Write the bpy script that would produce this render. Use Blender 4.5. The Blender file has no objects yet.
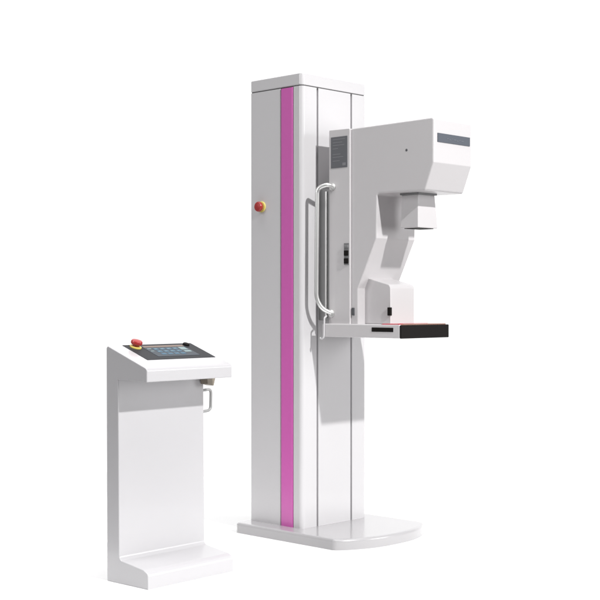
import bpy, bmesh, math
from mathutils import Vector, Matrix

S = bpy.context.scene
COL = S.collection
R = math.radians

# ------------------------------------------------------------------ materials
def nodes(name):
    m = bpy.data.materials.new(name)
    m.use_nodes = True
    nt = m.node_tree
    return m, nt, nt.nodes['Principled BSDF']

def paint(name, col, rough=.32, coat=.35, bump=.02, var=.006, scale=220.0, metal=0.0, spec=.5):
    """powder-coated / plastic surface: a little tonal variation, faint orange peel"""
    m, nt, b = nodes(name)
    N, L = nt.nodes, nt.links
    b.inputs['Roughness'].default_value = rough
    b.inputs['Metallic'].default_value = metal
    b.inputs['Coat Weight'].default_value = coat
    b.inputs['Coat Roughness'].default_value = .12
    tc = N.new('ShaderNodeTexCoord')
    n1 = N.new('ShaderNodeTexNoise'); n1.inputs['Scale'].default_value = 60.0; n1.inputs['Detail'].default_value = 3
    L.new(tc.outputs['Object'], n1.inputs['Vector'])
    if var > .01:
        ramp = N.new('ShaderNodeMix'); ramp.data_type = 'RGBA'
        ramp.inputs[6].default_value = (*[c*(1-var) for c in col], 1)
        ramp.inputs[7].default_value = (*[min(1, c*(1+var)) for c in col], 1)
        L.new(n1.outputs['Fac'], ramp.inputs[0])
        L.new(ramp.outputs[2], b.inputs['Base Color'])
    else:
        b.inputs['Base Color'].default_value = (*col, 1)
    n2 = N.new('ShaderNodeTexNoise'); n2.inputs['Scale'].default_value = scale; n2.inputs['Detail'].default_value = 2
    L.new(tc.outputs['Object'], n2.inputs['Vector'])
    bp = N.new('ShaderNodeBump'); bp.inputs['Strength'].default_value = bump; bp.inputs['Distance'].default_value = .002
    L.new(n2.outputs['Fac'], bp.inputs['Height'])
    L.new(bp.outputs['Normal'], b.inputs['Normal'])
    b.inputs['Specular IOR Level'].default_value = spec
    return m

W      = paint('white_paint', (.590, .580, .593))
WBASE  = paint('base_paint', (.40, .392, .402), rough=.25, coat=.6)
WCON   = paint('console_paint', (.505, .497, .512), rough=.30, coat=.35)
ARMP   = paint('arm_plastic', (.575, .557, .567), rough=.36, coat=.2, bump=.03)
MAG    = paint('magenta_trim', (.60, .118, .43), rough=.3, coat=.3, var=.02)
DGREY  = paint('dark_grey_plastic', (.085, .088, .095), rough=.45, coat=0, bump=.08)
MGREY  = paint('mid_grey_plastic', (.20, .20, .205), rough=.45, coat=0, bump=.06)
CARR   = paint('carriage_cover', (.26, .26, .262), rough=.45, coat=0, bump=.05)
SATIN  = paint('satin_grey', (.30, .30, .30), rough=.35, coat=.1)
BADGE  = paint('slate_badge', (.070, .080, .102), rough=.5, coat=0)
BADGET = paint('badge_print', (.105, .116, .140), rough=.4, coat=0)
LABEL  = paint('label_plate', (.115, .118, .130), rough=.4, coat=0)
LABELT = paint('label_print', (.20, .20, .215), rough=.5, coat=0)
BLACK  = paint('black_plastic', (.009, .0075, .007), rough=.6, coat=0, bump=.05, spec=.12)
SEAM   = paint('seam_rubber', (.07, .068, .07), rough=.7, coat=0)
CARBON = paint('carbon_top', (.24, .10, .065), rough=.35, coat=.2, var=.15)
RED    = paint('red_plastic', (.36, .022, .022), rough=.38, coat=.3)
REDL   = paint('red_print', (.62, .03, .08), rough=.4, coat=0)
YEL    = paint('yellow_plastic', (.74, .62, .16), rough=.35, coat=.1)
PANEL  = paint('panel_film', (.036, .037, .041), rough=.5, coat=0, spec=.1, bump=.05)
BROWN  = paint('bronze_bracket', (.22, .19, .15), rough=.4, coat=0)
SCREEN = paint('screen_glass', (.022, .032, .046), rough=.3, coat=0, spec=.2, bump=0)
UIB    = paint('screen_blue', (.060, .125, .185), rough=.4, coat=0, spec=.15, bump=0)
UIT    = paint('screen_pale', (.22, .29, .30), rough=.4, coat=0, spec=.15, bump=0)
UIR    = paint('screen_reflection', (.20, .15, .125), rough=.4, coat=0, spec=.15, bump=0)  # tint of the reflection painted on the screen
CHROME = paint('brushed_steel', (.82, .82, .81), rough=.40, coat=0, metal=1.0, bump=.02)
FLOORM = paint('studio_floor', (.83, .83, .83), rough=.9, coat=0, bump=.03, var=.01)
FLOORM.node_tree.nodes['Principled BSDF'].inputs['Specular IOR Level'].default_value = .1

# ------------------------------------------------------------------ mesh helpers
def link(name, bm, mat, parent=None, smooth=35):
    me = bpy.data.meshes.new(name)
    bmesh.ops.recalc_face_normals(bm, faces=bm.faces)
    bm.to_mesh(me); bm.free()
    for p in me.polygons: p.use_smooth = True
    me.set_sharp_from_angle(angle=R(smooth))
    mats = mat if isinstance(mat, (list, tuple)) else [mat]
    for m in mats: me.materials.append(m)
    o = bpy.data.objects.new(name, me)
    COL.objects.link(o)
    if parent: o.parent = parent
    wn = o.modifiers.new('weighted_normals', 'WEIGHTED_NORMAL'); wn.weight = 100; wn.keep_sharp = True
    return o

def rounded(poly, n=6):
    """poly: (u, v) or (u, v, r): round the corner with radius r"""
    out = []
    k = len(poly)
    for i, p in enumerate(poly):
        r = p[2] if len(p) > 2 else 0
        P = Vector(p[:2])
        if r <= 0: out.append(P); continue
        A = (Vector(poly[i-1][:2])-P); B = (Vector(poly[(i+1) % k][:2])-P)
        a, b = A.normalized(), B.normalized()
        half = a.angle(b)/2
        d = min(r/math.tan(half), A.length*.49, B.length*.49)
        rr = d*math.tan(half)
        c = P+(a+b).normalized()*(rr/math.sin(half))
        s, e = P+a*d-c, P+b*d-c
        ang = s.angle_signed(e)
        for j in range(n+1):
            t = -ang*j/n
            out.append(c+Vector((s.x*math.cos(t)-s.y*math.sin(t), s.x*math.sin(t)+s.y*math.cos(t))))
    return out

def prism(poly, a0, a1, axis='X', bevel=0.0, seg=2, bm=None, top_only=False):
    """extrude a 2-D outline along an axis. X: (y,z)  Y: (x,z)  Z: (x,y)"""
    b2 = bmesh.new()
    f = {'X': lambda u, v, a: (a, u, v), 'Y': lambda u, v, a: (u, a, v), 'Z': lambda u, v, a: (u, v, a)}[axis]
    v0 = [b2.verts.new(f(p[0], p[1], a0)) for p in poly]
    v1 = [b2.verts.new(f(p[0], p[1], a1)) for p in poly]
    c0 = b2.faces.new(v0); c1 = b2.faces.new(list(reversed(v1)))
    k = len(poly)
    for i in range(k):
        b2.faces.new((v0[i], v1[i], v1[(i+1) % k], v0[(i+1) % k]))
    bmesh.ops.recalc_face_normals(b2, faces=b2.faces)
    if bevel > 0:
        es = list(c1.edges) if top_only else list(c0.edges)+list(c1.edges)
        bmesh.ops.bevel(b2, geom=es, offset=bevel, segments=seg, profile=.5, affect='EDGES', clamp_overlap=True)
    if bm is None: return b2
    tmp = bpy.data.meshes.new('t'); b2.to_mesh(tmp); b2.free(); bm.from_mesh(tmp); bpy.data.meshes.remove(tmp)
    return bm

def box(x0, x1, y0, y1, z0, z1, bevel=0.0, seg=2, bm=None):
    b2 = bmesh.new()
    bmesh.ops.create_cube(b2, size=1)
    for v in b2.verts:
        v.co = Vector((x0+(v.co.x+.5)*(x1-x0), y0+(v.co.y+.5)*(y1-y0), z0+(v.co.z+.5)*(z1-z0)))
    if bevel > 0:
        bmesh.ops.bevel(b2, geom=list(b2.edges), offset=bevel, segments=seg, profile=.5, affect='EDGES')
    if bm is None: return b2
    tmp = bpy.data.meshes.new('t'); b2.to_mesh(tmp); b2.free(); bm.from_mesh(tmp); bpy.data.meshes.remove(tmp)
    return bm

def lathe(profile, seg=40, M=None):
    """profile: (radius, height) list about +Z, then transformed"""
    bm = bmesh.new()
    rings = []
    for r, h in profile:
        if r < 1e-6: rings.append([bm.verts.new((0, 0, h))])
        else: rings.append([bm.verts.new((r*math.cos(2*math.pi*i/seg), r*math.sin(2*math.pi*i/seg), h)) for i in range(seg)])
    for a, b in zip(rings, rings[1:]):
        for i in range(seg):
            j = (i+1) % seg
            if len(a) == 1 and len(b) == 1: continue
            if len(a) == 1: bm.faces.new((a[0], b[i], b[j]))
            elif len(b) == 1: bm.faces.new((a[i], a[j], b[0]))
            else: bm.faces.new((a[i], a[j], b[j], b[i]))
    if M: bm.transform(M)
    return bm

def smooth_path(pts, r=.02, n=6):
    out = [Vector(pts[0])]
    for i in range(1, len(pts)-1):
        P = Vector(pts[i]); a = Vector(pts[i-1])-P; b = Vector(pts[i+1])-P
        d = min(r, a.length*.49, b.length*.49)
        s, e = P+a.normalized()*d, P+b.normalized()*d
        for j in range(n+1):
            t = j/n
            out.append(s*(1-t)**2+P*2*t*(1-t)+e*t*t)
    out.append(Vector(pts[-1]))
    return out

def tube(pts, rad, seg=16, flat=1.0):
    bm = bmesh.new()
    rings = []
    prev = None
    for i, p in enumerate(pts):
        t = (pts[min(i+1, len(pts)-1)]-pts[max(i-1, 0)]).normalized()
        if prev is None:
            ref = Vector((0, 1, 0)) if abs(t.y) < .9 else Vector((1, 0, 0))
            u = t.cross(ref).normalized()
        else:
            u = (prev-t*prev.dot(t)).normalized()
        prev = u
        w = t.cross(u)
        rr = rad[i] if isinstance(rad, (list, tuple)) else rad
        rings.append([bm.verts.new(p+u*rr*math.cos(2*math.pi*k/seg)+w*rr*flat*math.sin(2*math.pi*k/seg)) for k in range(seg)])
    for a, b in zip(rings, rings[1:]):
        for k in range(seg):
            bm.faces.new((a[k], a[(k+1) % seg], b[(k+1) % seg], b[k]))
    bm.faces.new(list(reversed(rings[0]))); bm.faces.new(rings[-1])
    return bm

def thing(name, label, cat, loc=(0, 0, 0), rz=0):
    o = bpy.data.objects.new(name, None); COL.objects.link(o)
    o.location = loc; o.rotation_euler = (0, 0, rz); o.empty_display_size = .1
    o['label'] = label; o['category'] = cat
    return o

# ------------------------------------------------------------------ floor
bm = bmesh.new()
fF = Vector((math.cos(R(44)), math.sin(R(44)), 0)); fR = Vector((fF.y, -fF.x, 0)); fC = Vector((-3.922, -3.776, 0))
bm.faces.new([bm.verts.new(fC+fR*a+fF*b) for a, b in ((-1.15, 3.9), (1.15, 3.9), (1.6, 7.6), (-1.6, 7.6))])
fl = link('floor', bm, FLOORM); fl['kind'] = 'structure'

# ------------------------------------------------------------------ mammography machine
mach = thing('mammography_machine', 'tall white mammography machine with magenta striped column and jutting x-ray arm', 'x-ray machine')

CW = .416      # column width
CD = .320      # column depth
ZB = .045      # base thickness

# base plate with a bowed front edge
pts = [(-.084, .335, .03), (-.084, -.262, .028)]
N = 26
for i in range(1, N):
    t = -1+2*i/N
    pts.append((.207+.291*t, -.268-.088*(1-abs(t)**2.4)))
pts += [(.498, -.262, .028), (.498, .335, .03)]
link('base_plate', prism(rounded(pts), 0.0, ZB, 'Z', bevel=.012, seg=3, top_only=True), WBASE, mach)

# column body, front grooves and the recess for the stripe cut into its plan
g = .0055
plan = [(0, 0, .018)]
for gx in (.097, .316):
    plan += [(gx-g, 0), (gx-g, .016), (gx+g, .016), (gx+g, 0)]
plan += [(CW, 0, .016), (CW, CD, .012), (0, CD, .012), (0, .130), (.006, .130), (.006, .050), (0, .050)]
column = link('column', prism(rounded(plan), ZB-.005, 1.940, 'Z'), W, mach)
link('column_cap', prism(rounded([(0, 0, .018), (CW, 0, .016), (CW, CD, .012), (0, CD, .012)]), 1.9435, 1.995, 'Z', bevel=.005, seg=2), W, column)
link('cap_seam', prism(rounded([(.003, .003, .016), (CW-.003, .003, .014), (CW-.003, CD-.003, .01), (.003, CD-.003, .01)]), 1.935, 1.9445, 'Z'), SEAM, column)
link('side_stripe', prism(rounded([(.0055, .1265), (-.0015, .1235, .002), (-.0015, .0565, .002), (.0055, .0535)]), ZB, 1.9385, 'Z'), MAG, column)

# emergency stop on the side of the column (axis points to -X)
M = Matrix.Translation((0, .245, 1.433)) @ Matrix.Rotation(R(-90), 4, 'Y')
es = link('emergency_stop', lathe([(0, .006), (.014, .006), (.014, .012), (.0200, .0135), (.0222, .0165), (.0222, .0235), (.0195, .0275), (.010, .0295), (0, .030)], M=M), RED, mach)
es['label'] = 'red mushroom stop button on column side'
link('collar', lathe([(0, 0), (.024, 0), (.024, .005), (.021, .007), (0, .007)], M=M), YEL, es)

# carriage that links column and arm
car = link('carriage', box(.105, .312, -.0885, .015, .935, 1.50, bevel=.004), CARR, mach)
link('guide_rail', box(.0985, .1045, -.052, -.042, .945, 1.49, bevel=.002), CHROME, car)
link('cover_strip', box(.0965, .1047, -.0875, -.068, .945, 1.49, bevel=.002), MGREY, car)

# arm housing (rear, against the carriage)
hx0, hx1 = .0735, .342
hous = link('arm_housing', prism(rounded([(-.089, .915), (-.207, .915), (-.207, 1.7435, .006), (-.089, 1.746, .006)]), hx0, hx1, 'X', bevel=.003), ARMP, mach)
lp = link('label_plate', box(hx0-.0015, hx0+.002, -.195, -.101, 1.582, 1.714, bevel=.0008), LABEL, hous)
b = bmesh.new()
for i, (l, z) in enumerate([(.070, 1.703), (.055, 1.690), (.066, 1.678), (.030, 1.664), (.045, 1.640), (.060, 1.628), (.040, 1.612)]):
    box(hx0-.0019, hx0-.0012, -.112-l, -.112, z-.0014, z+.0014, bm=b)
box(hx0-.0019, hx0-.0012, -.186, -.168, 1.590, 1.602, bm=b)
link('label_print', b, LABELT, hous)
link('button_pad', box(hx0-.002, hx0+.002, -.204, -.176, 1.170, 1.262, bevel=.001), MGREY, hous)
for z, m in ((1.248, MGREY), (1.220, BLACK), (1.187, BLACK)):
    link('push_button', box(hx0-.0065, hx0+.001, -.202, -.179, z-.011 if m is BLACK else z-.006, z+.011 if m is BLACK else z+.006, bevel=.002), m, hous)

# C-shaped imaging arm
ax0, ax1 = .084, .337
prof = [(-.2065, .918), (-.2065, 1.7435, .006), (-.6435, 1.7475, .010), (-.643, 1.570, .014), (-.600, 1.460, .012),
        (-.350, 1.463, .012), (-.346, 1.278, .010), (-.245, 1.072, .012), (-.245, .918)]
arm = link('imaging_arm', prism(rounded(prof, 4), ax0, ax1, 'X', bevel=.011, seg=4), ARMP, mach)
bd = link('name_badge', box(.109, .323, -.6462, -.640, 1.652, 1.688, bevel=.001), BADGE, arm)
b = bmesh.new()
for x, w, dz in [(.168, .010, .002), (.182, .014, -.001), (.200, .008, .003), (.212, .016, .001), (.232, .012, -.002), (.248, .009, .002), (.262, .018, 0)]:
    box(x, x+w, -.6468, -.6459, 1.666+dz, 1.6695+dz, bm=b)
link('badge_print', b, BADGET, arm)
M = Matrix.Translation((ax0, -.506, 1.628)) @ Matrix.Rotation(R(-90), 4, 'Y')
link('screw', lathe([(0, 0), (.0055, 0), (.0055, .0006), (.003, .0009), (0, .0007)], seg=20, M=M), DGREY, arm)
# collimator hanging under the head
b = bmesh.new()
lo = [(.141, -.425), (.141, -.520), (.271, -.520), (.271, -.425)]
hi = [(.151, -.425), (.151, -.512), (.261, -.512), (.261, -.425)]
vl = [b.verts.new((x, y, 1.318)) for x, y in lo]; vh = [b.verts.new((x, y, 1.455)) for x, y in hi]
b.faces.new(vl); b.faces.new(list(reversed(vh)))
for i in range(4): b.faces.new((vl[i], vl[(i+1) % 4], vh[(i+1) % 4], vh[i]))
bmesh.ops.recalc_face_normals(b, faces=b.faces)
bmesh.ops.bevel(b, geom=list(b.edges), offset=.004, segments=2, profile=.5, affect='EDGES')
link('collimator', b, ARMP, arm)
link('head_shadow_plate', box(.146, .268, -.519, -.419, 1.454, 1.4635, bevel=.002), MGREY, arm)  # dark plate standing in for the contact shadow under the head
link('collimator_window', box(.155, .257, -.508, -.437, 1.3155, 1.320), BLACK, arm)

# compression unit in front of the arm's foot, just above the table
comp = link('compression_unit', prism(rounded([(-.240, .922), (-.384, .922), (-.384, 1.085, .02), (-.240, 1.12)]), .128, .286, 'X', bevel=.005), ARMP, mach)
link('lock_knob', box(.122, .134, -.3885, -.372, .958, .992, bevel=.002), BLACK, comp)
link('lock_button', box(.080, .090, -.226, -.212, .958, .990, bevel=.002), DGREY, arm)

# detector table
table = link('detector_table', box(.049, .363, -.4985, -.072, .8665, .9225, bevel=.005, seg=3), ARMP, mach)
link('front_cover', box(.0495, .3635, -.507, -.4985, .866, .9205, bevel=.0025), BLACK, table)
link('cassette_slot', box(.0475, .055, -.466, -.350, .892, .910, bevel=.002), BLACK, table)
link('carbon_top', box(.060, .354, -.4975, -.390, .920, .9245, bevel=.001), CARBON, table)
b = bmesh.new()
box(.0515, .0595, -.494, -.405, .9205, .9238, bm=b); box(.0595, .078, -.494, -.484, .9225, .9255, bm=b)
box(.0595, .350, -.405, -.399, .9225, .9255, bm=b)
link('red_border', b, REDL, table)

# chrome grab handle, left of the arm
P = smooth_path([(.078, -.112, 1.503), (.045, -.110, 1.512), (.022, -.070, 1.498), (.020, -.066, 1.03), (.040, -.080, .985), (.078, -.105, .965)], r=.045, n=8)
gh = link('grab_handle', tube(P, .0095, seg=20), CHROME, mach)
for (y, z) in ((-.112, 1.503), (-.105, .965)):
    M = Matrix.Translation((hx0, y, z)) @ Matrix.Rotation(R(-90), 4, 'Y')
    link('handle_mount', lathe([(0, 0), (.016, 0), (.016, .004), (.011, .006), (0, .006)], seg=24, M=M), CHROME, gh)
# small release lever at the table's rear corner
P = smooth_path([(.060, -.088, .955), (.046, -.088, .948), (.044, -.088, .866), (.044, -.074, .856), (.044, -.066, .862)], r=.012)
link('release_lever', tube(P, .0038, seg=12), W, mach)

# ------------------------------------------------------------------ control console
CWD = .424
con = thing('control_console', 'low white control console with sloping dark touch panel and red stop button', 'control console', (-1.066, -.274, 0), R(2.0))
oy = .274      # photo-fit y to console-local y
prof = [(-.050, 0), (-.274, 0), (-.274, .055, .018), (-.250, .066, .014), (-.118, .084, .018), (-.112, .7355, .003),
        (-.268, .730, .003), (-.268, .778, .014), (-.045, .857, .010)]
prof = [(p[0]+oy,)+tuple(p[1:]) for p in prof]
prof[0] = (-.050+oy, 0, .004)
body = link('console_body', prism(rounded(prof, 8), 0, CWD, 'X', bevel=.005, seg=3), WCON, con)

# everything on the slope uses a local frame: u along x, s down the slope, n out of it
p0 = Vector((0, -.045+oy, .857)); p1 = Vector((0, -.268+oy, .778))
sd = (p1-p0).normalized(); nn = Vector((1, 0, 0)).cross(sd).normalized()
if nn.z < 0: nn = -nn
SL = Matrix((( 1, sd.x, nn.x, p0.x), (0, sd.y, nn.y, p0.y), (0, sd.z, nn.z, p0.z), (0, 0, 0, 1)))
def sbox(u0, u1, s0, s1, n0, n1, bevel=0, bm=None):
    b2 = box(u0, u1, s0, s1, n0, n1, bevel)
    b2.transform(SL)
    if bm is None: return b2
    tmp = bpy.data.meshes.new('t'); b2.to_mesh(tmp); b2.free(); bm.from_mesh(tmp); bpy.data.meshes.remove(tmp)
    return bm
panel = link('control_panel', sbox(.068, .408, .010, .158, -.004, .0018, .0008), PANEL, con)
link('display', sbox(.140, .350, .026, .134, .0010, .0026, .0006), SCREEN, panel)
link('screen_reflection', sbox(.144, .346, .029, .044, .0020, .0030), UIR, panel)  # beige strip painting a reflection across the top of the screen
b = bmesh.new()
for i in range(4):
    for j in range(3):
        u = .176+i*.032; s = .054+j*.024
        sbox(u, u+.024, s, s+.015, .0020, .0030, bm=b)
link('screen_keys', b, UIB, panel)
b = bmesh.new()
sbox(.306, .340, .050, .076, .0020, .0030, bm=b); sbox(.306, .340, .084, .098, .0020, .0030, bm=b)
for i in range(4): sbox(.180+i*.032, .194+i*.032, .059, .0625, .0028, .0034, bm=b); sbox(.180+i*.032, .190+i*.032, .083, .086, .0028, .0034, bm=b)
sbox(.148, .168, .054, .060, .0020, .0030, bm=b); sbox(.148, .164, .078, .083, .0020, .0030, bm=b)
link('screen_readout', b, UIT, panel)
M = SL @ Matrix.Translation((.368, .030, .0015))
link('key_switch', lathe([(0, 0), (.013, 0), (.013, .006), (.010, .008), (0, .008)], M=M), BLACK, panel)
M = SL @ Matrix.Translation((.110, .036, .0015))
es = link('emergency_stop', lathe([(0, .006), (.013, .006), (.013, .011), (.0195, .013), (.0218, .016), (.0218, .023), (.019, .027), (.010, .029), (0, .0295)], M=M), RED, con)
es['label'] = 'red mushroom stop button on touch panel'
link('collar', lathe([(0, 0), (.0222, 0), (.0222, .004), (.019, .006), (0, .006)], M=M), YEL, es)

# hand-switch holder under the lip and pull handle on the far side of the upright
hb = link('switch_holder', prism(rounded([(CWD-.022, .734), (CWD-.018, .700), (CWD+.014, .692, .004), (CWD+.026, .734)]), -.155+oy, -.115+oy, 'Y', bevel=.002), BROWN, con)
y = -.100+oy
P = smooth_path([(CWD-.002, y, .672), (CWD+.052, y, .676), (CWD+.050, y, .594), (CWD-.002, y, .590)], r=.018)
link('side_handle', tube(P, .0058, seg=16), SATIN, con)

# ------------------------------------------------------------------ camera
cam = bpy.data.cameras.new('camera'); co = bpy.data.objects.new('camera', cam); COL.objects.link(co)
co.location = (-3.922, -3.776, 1.01)
co.rotation_euler = (R(90), 0, R(-46))
cam.sensor_width = 36; cam.lens = 1275/600*36
cam.shift_y = 3/600
cam.clip_end = 200
S.camera = co

# ------------------------------------------------------------------ light
def aim(o, d):
    o.rotation_euler = Vector(d).to_track_quat('-Z', 'Y').to_euler()
kd = bpy.data.lights.new('key_light', 'SPOT')
ko = bpy.data.objects.new('key_light', kd); COL.objects.link(ko)
d = Vector((.10, 1, -.737)).normalized()
ko.location = Vector((-.2, -.2, .8))-d*9.0
aim(ko, d)
kd.energy = 3200
kd.spot_size = R(50); kd.spot_blend = .5
kd.shadow_soft_size = .14
kd.color = (1, .995, .985)

def fill_lamp(name, loc, target, size, power):
    l = bpy.data.lights.new(name, 'AREA'); l.shape = 'DISK'; l.size = size; l.energy = power
    o = bpy.data.objects.new(name, l); COL.objects.link(o)
    o.location = loc; aim(o, Vector(target)-Vector(loc))
fill_lamp('front_fill', (2.6, -4.6, 1.7), (0, 0, .9), 2.4, 100)  # added fill, lifts the shaded front faces
fill_lamp('side_fill', (-4.2, 1.2, 3.0), (0, .1, 1.5), 2.0, 60)  # added fill, brightens the upper left sides

w = bpy.data.worlds.new('World'); S.world = w; w.use_nodes = True
nt = w.node_tree; NN, LL = nt.nodes, nt.links
bg = NN['Background']
tc = NN.new('ShaderNodeTexCoord')
def dotmap(vec, lo, hi, out):
    dn = NN.new('ShaderNodeVectorMath'); dn.operation = 'DOT_PRODUCT'; dn.inputs[1].default_value = vec
    LL.new(tc.outputs['Generated'], dn.inputs[0])
    mr = NN.new('ShaderNodeMapRange'); mr.interpolation_type = 'SMOOTHSTEP'
    mr.inputs[1].default_value = lo; mr.inputs[2].default_value = hi; mr.inputs[3].default_value = 0; mr.inputs[4].default_value = out
    LL.new(dn.outputs['Value'], mr.inputs[0])
    return mr.outputs[0]
def add(a, b):
    n = NN.new('ShaderNodeMath'); n.operation = 'ADD'
    LL.new(a, n.inputs[0])
    if isinstance(b, float): n.inputs[1].default_value = b
    else: LL.new(b, n.inputs[1])
    return n.outputs[0]
fa = R(44)
back = dotmap((math.cos(fa), math.sin(fa), 0), .45, .80, 1.0)     # white studio backdrop
zen = dotmap((0, 0, 1), .84, .95, 3.9)                            # bright zenith added to the world to keep the floor white
tot = add(add(back, zen), .22)
LL.new(tot, bg.inputs['Strength'])
bg.inputs['Color'].default_value = (1, 1, 1, 1)

# ------------------------------------------------------------------ render settings
S.render.engine = 'CYCLES'
S.view_settings.view_transform = 'Standard'
S.view_settings.look = 'None'
S.view_settings.exposure = 0
S.view_settings.gamma = 1
S.cycles.max_bounces = 8
S.cycles.use_denoising = True
